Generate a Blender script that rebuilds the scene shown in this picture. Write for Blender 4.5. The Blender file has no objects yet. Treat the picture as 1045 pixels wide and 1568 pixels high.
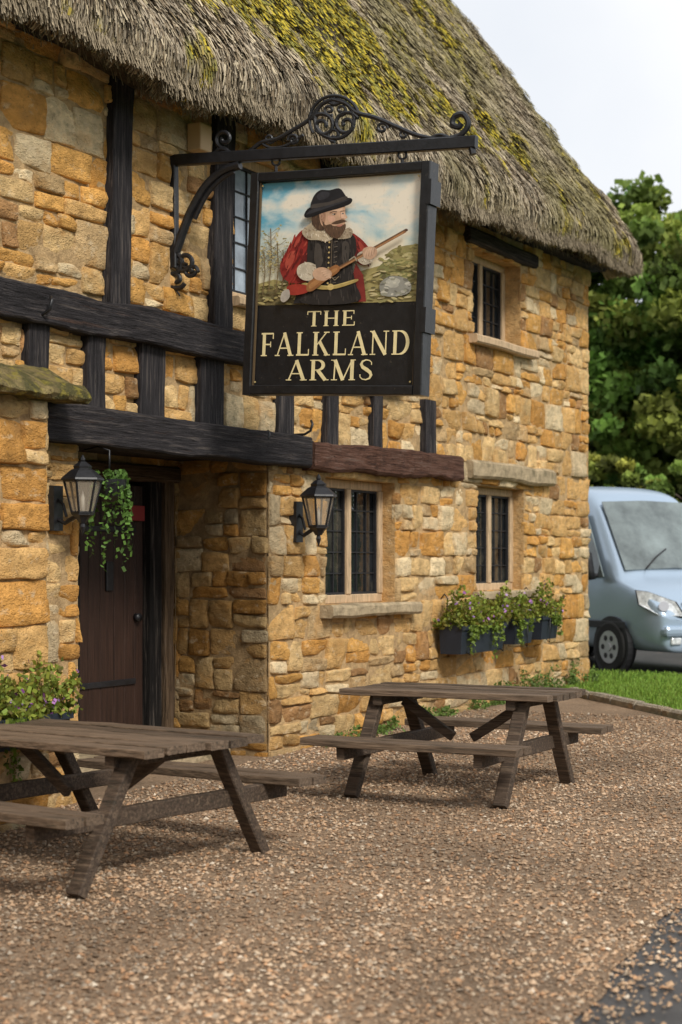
import bpy, math, random
import numpy as np
from mathutils import Vector, Matrix, noise as mn
random.seed(7); R=np.random.RandomState(11)
sc=bpy.context.scene
# ------------------------------------------------------------------ helpers
def link(o,parent=None):
    sc.collection.objects.link(o)
    if parent: o.parent=parent
    return o
def empty(name,loc=(0,0,0),parent=None):
    o=bpy.data.objects.new(name,None); o.location=loc; o.empty_display_size=.2
    return link(o,parent)
def mk(name,verts,faces,mat,parent=None,cols=None,smooth=False,col=None):
    me=bpy.data.meshes.new(name)
    me.from_pydata(verts if isinstance(verts,list) else verts.tolist(),[],faces if isinstance(faces,list) else faces.tolist())
    if cols is not None or col is not None:
        a=me.color_attributes.new('col','FLOAT_COLOR','POINT')
        n=len(me.vertices)
        c=np.ones((n,4),dtype=np.float32)
        c[:,:3]=np.array(cols)[:, :3] if cols is not None else np.array(col)
        a.data.foreach_set('color',c.ravel())
    if smooth: me.polygons.foreach_set('use_smooth',[True]*len(me.polygons))
    me.update()
    if mat: me.materials.append(mat)
    return link(bpy.data.objects.new(name,me),parent)
class Acc:
    def __init__(s): s.v=[];s.f=[];s.c=[]
    def add(s,v,f,c):
        o=len(s.v); s.v+= [tuple(p) for p in v]; s.f+=[tuple(i+o for i in q) for q in f]
        s.c+=[tuple(c)]*len(v)
    def make(s,name,mat,parent=None,smooth=False): return mk(name,s.v,s.f,mat,parent,cols=s.c,smooth=smooth)
def quads(name,c,ax,ay,cols,mat,parent=None):
    n=len(c)
    v=np.stack([c-ax-ay,c+ax-ay,c+ax+ay,c-ax+ay],1).reshape(-1,3)
    f=np.arange(4*n).reshape(n,4)
    return mk(name,v,f,mat,parent,cols=np.repeat(cols,4,axis=0))
BOXF=[(0,3,2,1),(4,5,6,7),(0,1,5,4),(1,2,6,5),(2,3,7,6),(3,0,4,7)]
def boxv(x0,x1,y0,y1,z0,z1): return [(x0,y0,z0),(x1,y0,z0),(x1,y1,z0),(x0,y1,z0),(x0,y0,z1),(x1,y0,z1),(x1,y1,z1),(x0,y1,z1)]
def box(name,x0,x1,y0,y1,z0,z1,mat,parent=None,bevel=0,col=(.5,.5,.5)):
    o=mk(name,boxv(x0,x1,y0,y1,z0,z1),BOXF,mat,parent,col=col)
    if bevel:
        m=o.modifiers.new('b','BEVEL'); m.width=bevel; m.segments=2
    return o
def loft(rings,closed_caps=True):
    n=len(rings[0]); v=[tuple(p) for r in rings for p in r]; f=[]
    for i in range(len(rings)-1):
        for j in range(n):
            a=i*n+j;b=i*n+(j+1)%n; f.append((a,b,b+n,a+n))
    if closed_caps:
        f.append(tuple(range(n-1,-1,-1))); f.append(tuple((len(rings)-1)*n+j for j in range(n)))
    return v,f
def beam_geo(p0,p1,w,h,amp=.006,seg=.12,rnd=.15,side=None):
    p0=Vector(p0);p1=Vector(p1);d=(p1-p0);L=d.length;d.normalize()
    if side is None: side=Vector((1,0,0)) if abs(d.z)>.7 else d.cross(Vector((0,0,1))).normalized()
    else: side=Vector(side)
    up=side.cross(d).normalized()
    r=min(w,h)*rnd; a=w/2;b=h/2
    sec=[(-a+r,-b),(0,-b),(a-r,-b),(a,-b+r),(a,0),(a,b-r),(a-r,b),(0,b),(-a+r,b),(-a,b-r),(-a,0),(-a,-b+r)]
    n=max(2,int(L/seg)); rings=[]
    sd=random.uniform(0,50)
    for i in range(n+1):
        c=p0+d*(L*i/n); ring=[]
        for (s,t) in sec:
            q=c+side*s+up*t
            if amp:
                k=mn.noise_vector(q*1.6+Vector((sd,0,0)))*amp*1.4+mn.noise_vector(q*8)*amp*.5
                q=q+side*k.x+up*k.y
            ring.append(q)
        rings.append(ring)
    return loft(rings)
def beam(name,p0,p1,w,h,mat,parent=None,amp=.006,seg=.12,rnd=.15,col=(.5,.5,.5),side=None):
    v,f=beam_geo(p0,p1,w,h,amp,seg,rnd,side); return mk(name,v,f,mat,parent,col=col)
def tube_geo(pts,rad,n=8):
    pts=[Vector(p) for p in pts]; rings=[]
    if not hasattr(rad,'__len__'): rad=[rad]*len(pts)
    prev=None
    for i,p in enumerate(pts):
        d=(pts[min(i+1,len(pts)-1)]-pts[max(i-1,0)]).normalized()
        if prev is None: s=d.orthogonal().normalized()
        else: s=(prev-d*prev.dot(d)).normalized()
        prev=s; t=d.cross(s)
        rings.append([p+(s*math.cos(2*math.pi*k/n)+t*math.sin(2*math.pi*k/n))*rad[i] for k in range(n)])
    return loft(rings)
def tube(name,pts,rad,mat,parent=None,n=8,col=(.5,.5,.5)):
    v,f=tube_geo(pts,rad,n); return mk(name,v,f,mat,parent,col=col,smooth=True)
def cyl_geo(c,axis,r,h,n=24,r2=None):
    c=Vector(c);axis=Vector(axis).normalized(); return tube_geo([c-axis*h/2,c+axis*h/2],[r,r if r2 is None else r2],n)
# ------------------------------------------------------------------ materials
def M(name,base=None,var=.3,vs=6,stretch=(1,1,1),bump=.3,bs=30,dist=.01,rough=.85,metal=0,patches=(),spec=.3,trans=0,bs2=0):
    m=bpy.data.materials.new(name); m.use_nodes=True; nt=m.node_tree; N=nt.nodes; Lk=nt.links
    P=N['Principled BSDF']; P.inputs['Roughness'].default_value=rough; P.inputs['Metallic'].default_value=metal
    P.inputs['Specular IOR Level'].default_value=spec
    tc=N.new('ShaderNodeTexCoord'); mp=N.new('ShaderNodeMapping'); mp.inputs['Scale'].default_value=stretch
    Lk.new(tc.outputs['Object'],mp.inputs[0])
    if base is None:
        a=N.new('ShaderNodeAttribute'); a.attribute_name='col'; c=a.outputs['Color']
    else:
        a=N.new('ShaderNodeRGB'); a.outputs[0].default_value=(*base,1); c=a.outputs[0]
    def noise(scale,detail=3,ro=.65):
        n=N.new('ShaderNodeTexNoise'); n.inputs['Scale'].default_value=scale; n.inputs['Detail'].default_value=detail; n.inputs['Roughness'].default_value=ro
        Lk.new(mp.outputs[0],n.inputs['Vector']); return n.outputs['Fac']
    if var:
        mr=N.new('ShaderNodeMapRange'); mr.inputs[1].default_value=.3;mr.inputs[2].default_value=.7
        mr.inputs[3].default_value=1-var;mr.inputs[4].default_value=1+var
        Lk.new(noise(vs,5),mr.inputs[0])
        sm=N.new('ShaderNodeVectorMath'); sm.operation='SCALE'; Lk.new(c,sm.inputs[0]); Lk.new(mr.outputs[0],sm.inputs['Scale']); c=sm.outputs[0]
    for (pc,ps,t0,t1,am) in patches:
        mr=N.new('ShaderNodeMapRange'); mr.inputs[1].default_value=t0;mr.inputs[2].default_value=t1
        mr.inputs[3].default_value=0;mr.inputs[4].default_value=am
        Lk.new(noise(ps,4,.65),mr.inputs[0])
        mx=N.new('ShaderNodeMixRGB'); Lk.new(mr.outputs[0],mx.inputs[0]); Lk.new(c,mx.inputs[1]); mx.inputs[2].default_value=(*pc,1); c=mx.outputs[0]
    Lk.new(c,P.inputs['Base Color'])
    if bump:
        b=N.new('ShaderNodeBump'); b.inputs['Strength'].default_value=bump; b.inputs['Distance'].default_value=dist
        Lk.new(noise(bs,4,.75),b.inputs['Height'])
        if bs2:
            b2=N.new('ShaderNodeBump'); b2.inputs['Strength'].default_value=bump; b2.inputs['Distance'].default_value=dist*.35
            Lk.new(noise(bs2,2,.7),b2.inputs['Height']); Lk.new(b.outputs[0],b2.inputs['Normal']); b=b2
        Lk.new(b.outputs[0],P.inputs['Normal'])
    if trans:
        out=N['Material Output']; tr=N.new('ShaderNodeBsdfTranslucent'); mx=N.new('ShaderNodeMixShader'); mx.inputs[0].default_value=trans
        Lk.new(c,tr.inputs[0]); Lk.new(P.outputs[0],mx.inputs[1]); Lk.new(tr.outputs[0],mx.inputs[2]); Lk.new(mx.outputs[0],out.inputs[0])
    return m
stone=M('stone',None,.36,9,(1,1,1.5),bump=1,bs=13,dist=.034,rough=.95,spec=.1,bs2=60,patches=[((.25,.14,.055),4.5,.55,.68,.55),((.74,.60,.40),10,.57,.70,.50),((.10,.07,.045),21,.62,.72,.70),((.62,.29,.06),2.4,.54,.7,.42)])
mortar=M('mortar',None,.35,12,bump=1,bs=45,dist=.02,rough=1,spec=.05,patches=[((.17,.11,.06),5,.52,.68,.55)])
tim_h=M('timber_h',None,.65,3,(.7,14,14),bump=1,bs=5,dist=.03,rough=.85,spec=.2,patches=[((.15,.125,.105),3,.54,.7,.6),((.007,.006,.006),7,.59,.65,.85),((.13,.07,.045),1.1,.6,.72,.5)])
tim_v=M('timber_v',None,.65,3,(14,14,.7),bump=1,bs=5,dist=.03,rough=.85,spec=.2,patches=[((.15,.125,.105),3,.54,.7,.6),((.007,.006,.006),7,.59,.65,.85)])
tabm=M('table_wood',None,.55,4,(16,.8,16),bump=1,bs=5,dist=.014,rough=.7,spec=.3,patches=[((.25,.18,.12),2,.52,.7,.45),((.03,.028,.02),2.6,.55,.66,.65)])
iron=M('black_iron',(.012,.012,.014),.5,20,bump=.4,bs=60,dist=.004,rough=.42,spec=.5)
blackpaint=M('black_paint',(.011,.011,.012),.4,15,bump=.3,bs=40,dist=.005,rough=.35,spec=.5,patches=[((.09,.07,.05),30,.66,.72,.7)])
thatch=M('thatch',(.13,.105,.07),.5,20,(1,1,1),bump=1,bs=50,dist=.05,rough=1,spec=.05)
straw=M('thatch_straw',None,0,30,bump=0,rough=.95,spec=.08)
frame_m=M('window_timber',(.50,.36,.22),.3,6,(6,6,1),bump=.4,bs=12,rough=.8,spec=.2,patches=[((.2,.15,.1),4,.56,.7,.5)])
sill_m=M('stone_dressing',(.42,.33,.21),.3,8,bump=.9,bs=25,dist=.02,rough=.95,spec=.1,bs2=80,patches=[((.14,.12,.07),6,.52,.68,.7)])
glass=M('window_glass',(.012,.014,.016),.8,2.5,bump=.15,bs=4,dist=.03,rough=.03,spec=.7,patches=[((.07,.065,.05),1.7,.5,.62,.8)])
glass2=M('window_glass_curtained',(.30,.36,.42),.5,2.5,bump=.12,bs=5,dist=.02,rough=.05,spec=.6)
lead=M('lead',(.02,.02,.022),.3,20,bump=0,rough=.6)
leafm=M('leaves',None,0,4,bump=0,rough=.6,spec=.3,trans=.35)
leafd=M('tree_leaves',None,0,4,bump=0,rough=.7,spec=.25,trans=.25)
bark=M('bark',(.08,.06,.045),.4,10,(1,1,.3),bump=.8,bs=20,dist=.03)
paintm=M('sign_paint',None,.22,12,bump=.2,bs=60,dist=.002,rough=.5,spec=.3)
goldm=M('gilt_paint',None,.15,12,bump=.15,bs=60,dist=.002,rough=.5,spec=.3)
plain=M('plain',None,0,12,bump=0,rough=.5,spec=.4)
asph=M('asphalt',(.060,.057,.055),.35,3,bump=.6,bs=180,dist=.006,rough=.5,spec=.4,patches=[((.15,.135,.12),120,.55,.7,.7),((.03,.03,.03),1.1,.5,.65,.6),((.16,.12,.09),2.3,.56,.7,.45)])
gravelm=M('gravel',(.28,.19,.12),.3,1.2,bump=.9,bs=60,dist=.02,rough=.95,spec=.15,patches=[((.44,.33,.23),55,.54,.6,.8),((.10,.07,.045),40,.55,.63,.8),((.17,.12,.08),.8,.5,.65,.5)])
pebm=M('gravel_pebble',None,0,60,bump=0,rough=.85,spec=.2)
grassm=M('grass',(.11,.18,.035),.4,3,bump=.8,bs=60,dist=.03,rough=.95,spec=.1,patches=[((.07,.12,.03),.4,.5,.65,.6)])
doorm=M('door_wood',None,.5,3,(14,14,.6),bump=.8,bs=5,dist=.012,rough=.5,spec=.3)
mossm=M('moss_stone',(.26,.20,.085),.5,8,bump=1,bs=22,dist=.05,rough=1,bs2=90,patches=[((.09,.085,.03),5,.45,.58,.85),((.34,.28,.05),12,.52,.64,.8)])
# ------------------------------------------------------------------ ground
def gz(x): return float(np.interp(x,[6,18],[-.22,0.0]))
def lean(x,y): return np.where(np.asarray(y)<-4.3,-.42*np.clip((9.6-np.asarray(x))/4,0,1.3)+.22*np.clip((np.asarray(x)-9.6)/3,0,1),0)
def sheet(name,xs_fn,ys,n,mat,off,parent=None,ln_=False):
    v=[];f=[]
    for y in ys:
        x0,x1=xs_fn(y)
        for i in range(n+1):
            x=x0+(x1-x0)*i/n; v.append((x,y+(float(lean(x,y))+.07*mn.noise(Vector((x*2,y,0))) if ln_ and y<-4.3 else 0),gz(x)+off))
    for j in range(len(ys)-1):
        for i in range(n):
            a=j*(n+1)+i; f.append((a,a+1,a+n+2,a+n+1))
    return mk(name,v,f,mat,parent)
gx=[-500,-100,0,6,18,60,150,600]; gy=[-500,-60,-10,0,10,60,500]
v=[(x,y,gz(x)) for y in gy for x in gx]; f=[]
for j in range(len(gy)-1):
    for i in range(len(gx)-1):
        a=j*8+i; f.append((a,a+1,a+9,a+8))
mk('ground',v,f,grassm)
def gxmax(y): return float(np.interp(y,[-4.7,-2.5,-.6,.0],[16.3,16.7,18.8,19.3]))
sheet('gravel_yard',lambda y:(-12,gxmax(y)),[-4.75,-4.2,-3,-2.5,-2,-1.2,-.6,-.3,1.0],200,gravelm,.012,ln_=True)
sheet('road',lambda y:(-60,90),[-10.2,-7,-4.2],300,asph,.006)
sheet('driveway',lambda y:(22.6+.1*y,40),[-4.1,-2,0,3,8,20],20,asph,.006)
kp=[(19.3,-.35),(18.6,-.85),(17.7,-1.7),(16.85,-2.55),(16.45,-3.4),(16.3,-4.5)]
A=Acc()
for i in range(len(kp)-1):
    p=Vector((*kp[i],0));q=Vector((*kp[i+1],0)); L=(q-p).length; n=max(1,int(L/.45))
    for k in range(n):
        a=p.lerp(q,k/n+.01);b=p.lerp(q,(k+1)/n-.01)
        h=.07+random.uniform(-.015,.015)
        a.z=gz(a.x)+h/2;b.z=gz(b.x)+h/2
        v,f=beam_geo(a,b,.14,h+.06,.008,.15,.2); A.add(v,f,(.34,.29,.22))
A.make('stone_kerb',stone)
# pebbles
n=100000
px=4+R.rand(n)**1.35*13; py=-5.9+R.rand(n)*5.85
edge=-4.75+lean(px,-5)
keep=((py>edge)|(R.rand(n)<np.exp((py-edge)*4.0)*.8))&(px<np.interp(py,[-4.7,-2.5,-.6,.0],[16.2,16.6,18.7,19.2]))
px=px[keep];py=py[keep];n=len(px)
sz=.0055+.013*R.rand(n)**2.2
base=np.array([[1,0,0],[-1,0,0],[0,1,0],[0,-1,0],[0,0,1],[0,0,-1]],float)
v=base[None]*sz[:,None,None]*(.7+.6*R.rand(n,6,1)); v[:,:,2]*=.65
v=v+ (R.rand(n,6,3)-.5)*sz[:,None,None]*.6
th=R.rand(n)*6.28; c,s=np.cos(th),np.sin(th)
v=np.stack([v[:,:,0]*c[:,None]-v[:,:,1]*s[:,None],v[:,:,0]*s[:,None]+v[:,:,1]*c[:,None],v[:,:,2]],2)
v[:,:,0]+=px[:,None];v[:,:,1]+=py[:,None];v[:,:,2]+=(np.interp(px,[6,18],[-.22,0])+.014+sz*.3)[:,None]
of=np.array([[0,2,4],[2,1,4],[1,3,4],[3,0,4],[2,0,5],[1,2,5],[3,1,5],[0,3,5]])
f=(of[None]+(np.arange(n)*6)[:,None,None]).reshape(-1,3)
pal=np.array([[.37,.245,.15],[.43,.305,.20],[.26,.165,.10],[.48,.375,.265],[.19,.135,.09],[.31,.245,.18],[.58,.49,.38],[.42,.245,.135]])
pc=pal[R.choice(8,n,p=[.25,.19,.18,.07,.12,.1,.015,.075])]*(.85+.3*R.rand(n,1))
pv=np.array([mn.noise(Vector((a*.7,b*.9,4))) for a,b in zip(px,py)]); pc=pc*(1+.5*pv[:,None])
mk('gravel',v.reshape(-1,3),f,pebm,cols=np.repeat(pc,6,axis=0))
# grass blades
n=60000
x=16.4+R.rand(n)*8; y=-4.6+R.rand(n)*6.1
xm=np.interp(y,[-4.7,-2.5,-.6,.0],[16.4,16.85,18.9,19.6])
k=(x>xm)&(x<22.7+.1*y)&~((x<20.9)&(y>-.1)); x=x[k];y=y[k];n=len(x)
h=.02+.035*R.rand(n); a=R.rand(n)*6.28
c=np.stack([x,y,np.interp(x,[6,18],[-.22,0])+h],1)
ax=np.stack([np.cos(a),np.sin(a),0*a],1)*.006
ay=np.stack([(R.rand(n)-.5)*.03,(R.rand(n)-.5)*.03,h],1)
g=np.array([.17,.30,.045])*(.7+.7*R.rand(n,1)); g[:,0]+=.04*R.rand(n)
quads('lawn_grass',c,ax,ay,g,leafm)
# ------------------------------------------------------------------ building
pub=empty('thatched_stone_pub')
def subtract(rects,hole):
    out=[];a0,a1,b0,b1=hole
    for (x0,x1,z0,z1) in rects:
        if a1<=x0 or a0>=x1 or b1<=z0 or b0>=z1: out.append((x0,x1,z0,z1)); continue
        if z0<b0: out.append((x0,x1,z0,b0))
        if z1>b1: out.append((x0,x1,b1,z1))
        m0=max(z0,b0);m1=min(z1,b1)
        if x0<a0: out.append((x0,a0,m0,m1))
        if x1>a1: out.append((a1,x1,m0,m1))
    return out
PAL=[(.66,.40,.155),(.70,.475,.22),(.60,.305,.085),(.74,.58,.35),(.38,.21,.09),(.68,.37,.11),(.50,.34,.17),(.62,.48,.29)]
PW=[.24,.19,.15,.13,.06,.11,.06,.06]
def stone_wall(name,org,ud,nd,U0,U1,Z0,Z1,holes=(),rh=(.14,.25),sw=(.22,.56),shade=1.0,seed=1,pro=(.012,.048),fine=True):
    rs=np.random.RandomState(seed); org=Vector(org);ud=Vector(ud);nd=Vector(nd)
    V=[];F=[];C=[]
    def put(x0,x1,z0,z1):
        if x1-x0<.035 or z1-z0<.03: return
        g=rs.uniform(.002,.007); x0+=g;x1-=g;z0+=g*.8;z1-=g*.8
        nx=(9 if x1-x0>.2 else 6) if fine else 4; nz=7 if fine else 4
        wx=x1-x0;wz=z1-z0
        e1=.004;e2=min(.011,wx*.16,wz*.18)
        A_=[0,e1]+list(np.linspace(e2,wx-e2,nx-1))+[wx-e1,wx]
        B_=[0,e1]+list(np.linspace(e2,wz-e2,nz-1))+[wz-e1,wz]
        p=rs.uniform(*pro); tu=rs.uniform(-.013,.013);tz=rs.uniform(-.013,.013)
        cj=rs.uniform(-.012,.012,(2,2,2)); sd=rs.uniform(0,99)
        ch=[(rs.uniform(-1,1),rs.uniform(-1,1),rs.uniform(.3,.95),rs.uniform(.012,.045)) for _ in range(4)]
        o=len(V); m=len(A_);q=len(B_)
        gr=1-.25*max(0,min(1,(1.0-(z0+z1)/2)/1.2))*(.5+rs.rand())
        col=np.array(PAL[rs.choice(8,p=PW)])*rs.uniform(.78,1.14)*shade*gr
        for b_ in B_:
            b=b_/wz; db=min(b_,wz-b_)
            for a_ in A_:
                a=a_/wx; da=min(a_,wx-a_)
                ju=(cj[0,0,0]*(1-a)+cj[1,0,0]*a)*(1-b)+(cj[0,1,0]*(1-a)+cj[1,1,0]*a)*b
                jz=(cj[0,0,1]*(1-a)+cj[1,0,1]*a)*(1-b)+(cj[0,1,1]*(1-a)+cj[1,1,1]*a)*b
                u=x0+a_+ju; z=z0+b_+jz; e=min(da,db)
                if da<.02 and db<.02:
                    k=.005*(1-da/.02)*(1-db/.02); u+= k if a<.5 else -k; z+= k if b<.5 else -k
                w=p+tu*(a-.5)*2+tz*(b-.5)*2
                for (cu,cz,cd_,cs) in ch:
                    k=cu*(a-.5)*2+cz*(b-.5)*2-cd_
                    if k>0: w-=k*cs*1.2
                w+=mn.noise(Vector((u*8,z*15,sd)))*.014+mn.noise(Vector((u*24,z*36,sd)))*.010
                if e<.001: w=-.02
                elif e<.0045: w=w*.85-.002
                u+=mn.noise(Vector((u*7,z*7,sd+5)))*.012; z+=mn.noise(Vector((u*7,z*7,sd+9)))*.012+.014*math.sin(u*1.1+z*.7)
                V.append(tuple(org+ud*u+nd*w+Vector((0,0,z)))); C.append(tuple(col))
        for j in range(q-1):
            for i in range(m-1):
                a=o+j*m+i; F.append((a,a+1,a+m+1,a+m))
    z=Z0
    while z<Z1-.02:
        h=rs.uniform(*rh)*1.3
        if z+h>Z1-.08: h=Z1-z
        u=U0
        while u<U1-.01:
            w=rs.uniform(*sw)
            if u+w>U1-.12: w=U1-u
            parts=[(u,u+w,z,z+h)]
            if h>.2 and rs.rand()<.5:
                k=rs.uniform(.3,.7)*h; parts=[]
                for (a,b) in ((z,z+k),(z+k,z+h)):
                    if w>.34 and rs.rand()<.5:
                        s=u+w*rs.uniform(.35,.65); parts+=[(u,s,a,b),(s,u+w,a,b)]
                    else: parts.append((u,u+w,a,b))
            for ho in holes: parts=subtract(parts,ho)
            for r in parts: put(*r)
            u+=w
        z+=h
    o=mk(name,V,F,stone,pub,cols=C,smooth=True)
    rects=[(U0,U1,Z0,Z1)]
    for ho in holes: rects=subtract(rects,ho)
    A=Acc()
    for (x0,x1,z0,z1) in rects:
        q=[org+ud*a+nd*.007+Vector((0,0,b)) for a,b in ((x0,z0),(x1,z0),(x1,z1),(x0,z1))]
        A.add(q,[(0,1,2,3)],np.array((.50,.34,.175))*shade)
    A.make(name+'_mortar',mortar,pub)
# openings
W1=(13.68,15.12,1.2,2.38); W2=(17.15,18.55,1.27,2.44); W3=(17.03,18.45,4.08,5.05); W4=(12.02,13.5,3.8,5.05)
REC=(9.93,12.65,-.4,2.5)
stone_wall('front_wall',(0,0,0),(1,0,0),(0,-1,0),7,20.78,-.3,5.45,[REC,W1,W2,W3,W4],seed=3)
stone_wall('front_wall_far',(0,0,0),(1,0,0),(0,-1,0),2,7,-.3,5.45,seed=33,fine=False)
stone_wall('porch_side_wall',(12.65,0,0),(0,1,0),(-1,0,0),.0,.93,-.2,2.5,shade=.66,seed=5,rh=(.15,.26),sw=(.2,.42))  # porch walls: recess shade is put into the stone and mortar colour
DOOR=(10.95,12.6,-.2,2.33)
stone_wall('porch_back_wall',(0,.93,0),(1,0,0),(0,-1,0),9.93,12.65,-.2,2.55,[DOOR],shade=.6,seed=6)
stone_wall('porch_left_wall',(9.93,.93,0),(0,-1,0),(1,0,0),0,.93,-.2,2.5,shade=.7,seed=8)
stone_wall('gable_wall',(20.78,0,0),(0,1,0),(1,0,0),0,6.4,-.2,5.5,rh=(.18,.28),sw=(.3,.6),seed=9,fine=False)
mk('gable_infill',[(20.75,0,5.4),(20.75,6.4,5.4),(20.75,3.2,10.3)],[(0,1,2)],mortar,pub,col=(.42,.3,.15))
mk('back_walls',[(2,0,-.3),(2,6.4,-.3),(2,6.4,5.5),(2,0,5.5),(20.78,6.4,-.3),(20.78,6.4,5.5),(2,3.2,10.3)],[(0,1,2,6,3),(1,4,5,2)],mortar,pub,col=(.42,.3,.15))
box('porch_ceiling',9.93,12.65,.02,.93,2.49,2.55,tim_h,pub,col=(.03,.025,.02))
box('porch_step',9.95,12.62,.35,.95,-.2,.08,sill_m,pub,.02)
def reveal(h,d,name):
    x0,x1,z0,z1=h; A=Acc(); c=(.60,.38,.17)
    A.add([(x1,-.01,z0),(x1,d,z0),(x1,d,z1),(x1,-.01,z1)],[(0,1,2,3)],c)
    A.add([(x0,0,z0),(x0,d,z0),(x0,d,z1),(x0,0,z1)],[(3,2,1,0)],c)
    A.add([(x0,0,z0),(x1,0,z0),(x1,d,z0),(x0,d,z0)],[(0,1,2,3)],c)
    A.add([(x0,0,z1),(x1,0,z1),(x1,d,z1),(x0,d,z1)],[(3,2,1,0)],c)
    A.make(name,stone,pub)
def window(name,h,d,x0,x1,nl,cols,rows,gm,fw=.07):
    z0,z1=h[2],h[3]; reveal(h,d+.06,name+'_reveal')
    A=Acc(); G=Acc(); Ld=Acc()
    A.add(boxv(x0,x1,d-.03,d+.06,z0,z0+fw),BOXF,(.5,)*3); A.add(boxv(x0,x1,d-.03,d+.06,z1-fw,z1),BOXF,(.5,)*3)
    lw=(x1-x0-fw)/nl
    for i in range(nl+1):
        a=x0+i*lw; A.add(boxv(a,a+fw,d-.04,d+.055,z0+fw,z1-fw),BOXF,(.5,)*3)
        if i<nl:
            g0=a+fw;g1=a+lw
            ty=random.uniform(-.006,.006)
            G.add([(g0,d+.02+ty,z0+fw),(g1,d+.02-ty,z0+fw),(g1,d+.02-ty,z1-fw),(g0,d+.02+ty,z1-fw)],[(0,1,2,3)],(.5,)*3)
            t=.022
            for b in ((g0,g0+t,z0+fw,z1-fw),(g1-t,g1,z0+fw,z1-fw)): Ld.add(boxv(b[0],b[1],d-.012,d+.018,b[2],b[3]),BOXF,(.5,)*3)
            for b in ((z0+fw,z0+fw+t),(z1-fw-t,z1-fw)): Ld.add(boxv(g0+t,g1-t,d-.012,d+.018,b[0],b[1]),BOXF,(.5,)*3)
            for k in range(1,cols): xx=g0+(g1-g0)*k/cols; Ld.add(boxv(xx-.006,xx+.006,d+.004,d+.019,z0+fw+t,z1-fw-t),BOXF,(.5,)*3)
            for k in range(1,rows): zz=z0+fw+(z1-z0-2*fw)*k/rows; Ld.add(boxv(g0+t,g1-t,d+.006,d+.017,zz-.006,zz+.006),BOXF,(.5,)*3)
    o=A.make(name+'_frame',frame_m,pub); b=o.modifiers.new('b','BEVEL'); b.width=.008
    G.make(name+'_glass',gm,pub); Ld.make(name+'_lead',lead,pub)
window('window_a',W1,.16,13.68,15.12,2,3,5,glass,.085)
window('window_b',W2,.16,17.15,18.55,2,3,5,glass,.085)
window('window_c',W3,.22,17.03,18.45,2,3,4,glass,.08)
window('window_d',W4,.12,12.02,13.5,2,3,5,glass2,.08)
beam('window_a_sill',(13.55,-.03,1.14),(15.45,-.03,1.14),.26,.12,sill_m,pub,.012,rnd=.2)
beam('window_b_sill',(17.0,-.02,1.22),(18.7,-.02,1.22),.2,.1,sill_m,pub,.01,rnd=.2)
beam('window_c_sill',(16.9,-.01,4.03),(18.75,-.01,4.03),.24,.1,frame_m,pub,.008,rnd=.2)
beam('window_d_sill',(12.0,-.01,3.76),(13.55,-.01,3.76),.2,.08,frame_m,pub,.006,rnd=.2)
beam('window_b_lintel',(16.85,-.02,2.6),(19.3,-.02,2.6),.2,.2,sill_m,pub,.016,rnd=.15)
beam('window_c_lintel',(16.8,-.0,5.14),(18.8,-.0,5.14),.2,.16,tim_h,pub,.012,col=(.05,.04,.035))
# timbers
TC=(.036,.032,.034); TB=(.11,.052,.034)
beam('beam_upper',(2,-.05,3.35),(15.2,-.05,3.385),.2,.26,tim_h,pub,.022,.08,.07,col=TC)
beam('beam_bressummer',(9.25,-.06,2.565),(13.07,-.06,2.57),.3,.27,tim_h,pub,.014,.08,.05,col=TC)
beam('beam_lintel',(13.2,-.05,2.55),(16.47,-.05,2.59),.24,.25,tim_h,pub,.030,.05,.1,col=TB)
beam('beam_stub',(13.0,-.045,2.56),(13.25,-.045,2.56),.2,.24,tim_h,pub,.012,.06,.12,col=TC)
for i,(a,b) in enumerate([(9.28,9.5),(9.95,10.17),(10.63,10.95),(11.46,11.81),(12.71,12.98),(13.59,13.8),(14.53,14.72),(15.7,15.95),(8.4,8.65),(7.2,7.45),(6,6.3),(4.6,4.9)]):
    beam('stud_%d'%i,((a+b)/2,-.02,2.66),((a+b)/2+.01,-.02,3.26),b-a,.12,tim_v,pub,.010,.08,.06,col=TC,side=(1,0,0))
for i,(a,b) in enumerate([(10.27,10.52),(11.69,11.97),(8.3,8.6),(6.3,6.6),(4.3,4.6),(13.55,13.8)]):
    beam('post_%d'%i,((a+b)/2-.04,-.02,3.46),((a+b)/2+.02,-.02,5.3),b-a,.13,tim_v,pub,.012,.1,.06,col=TC,side=(1,0,0))
beam('wall_plate',(2,-.1,5.28),(20.9,-.1,5.40),.22,.14,tim_h,pub,.015,.12,col=(.03,.026,.024))
A=Acc()
for k in range(38):
    x=2.3+k*.5; v,f=beam_geo((x,.05,5.36+.1*max(0,(x-15)/5)),(x,-.42,5.17+.15*max(0,(x-15)/5)),.07,.08,.004); A.add(v,f,(.03,.025,.02))
A.make('rafter_feet',tim_h,pub)
# pier with mossy coping
stone_wall('pier_front',(0,-.3,0),(1,0,0),(0,-1,0),6.5,9.18,-.3,2.7,rh=(.14,.24),seed=21)
stone_wall('pier_front_far',(0,-.3,0),(1,0,0),(0,-1,0),5.0,6.5,-.3,2.7,rh=(.14,.24),seed=24,fine=False)
stone_wall('pier_side',(9.18,0,0),(0,-1,0),(1,0,0),0,.3,-.3,2.7,seed=22)
rings=[]
for i in range(90):
    x=4.9+4.52*i/89
    sec=[(-.46,2.68),(-.49,2.71),(-.48,2.75),(-.42,2.80),(-.32,2.84),(-.2,2.89),(-.1,2.93),(.0,2.97),(.0,2.68)]
    rings.append([Vector((x,y,z))+mn.noise_vector(Vector((x*3,y*5,z*5)))*.035+mn.noise_vector(Vector((x*13,y*13,z*13)))*.02 for y,z in sec])
v,f=loft(rings); mk('pier_coping',v,f,mossm,pub)
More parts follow.
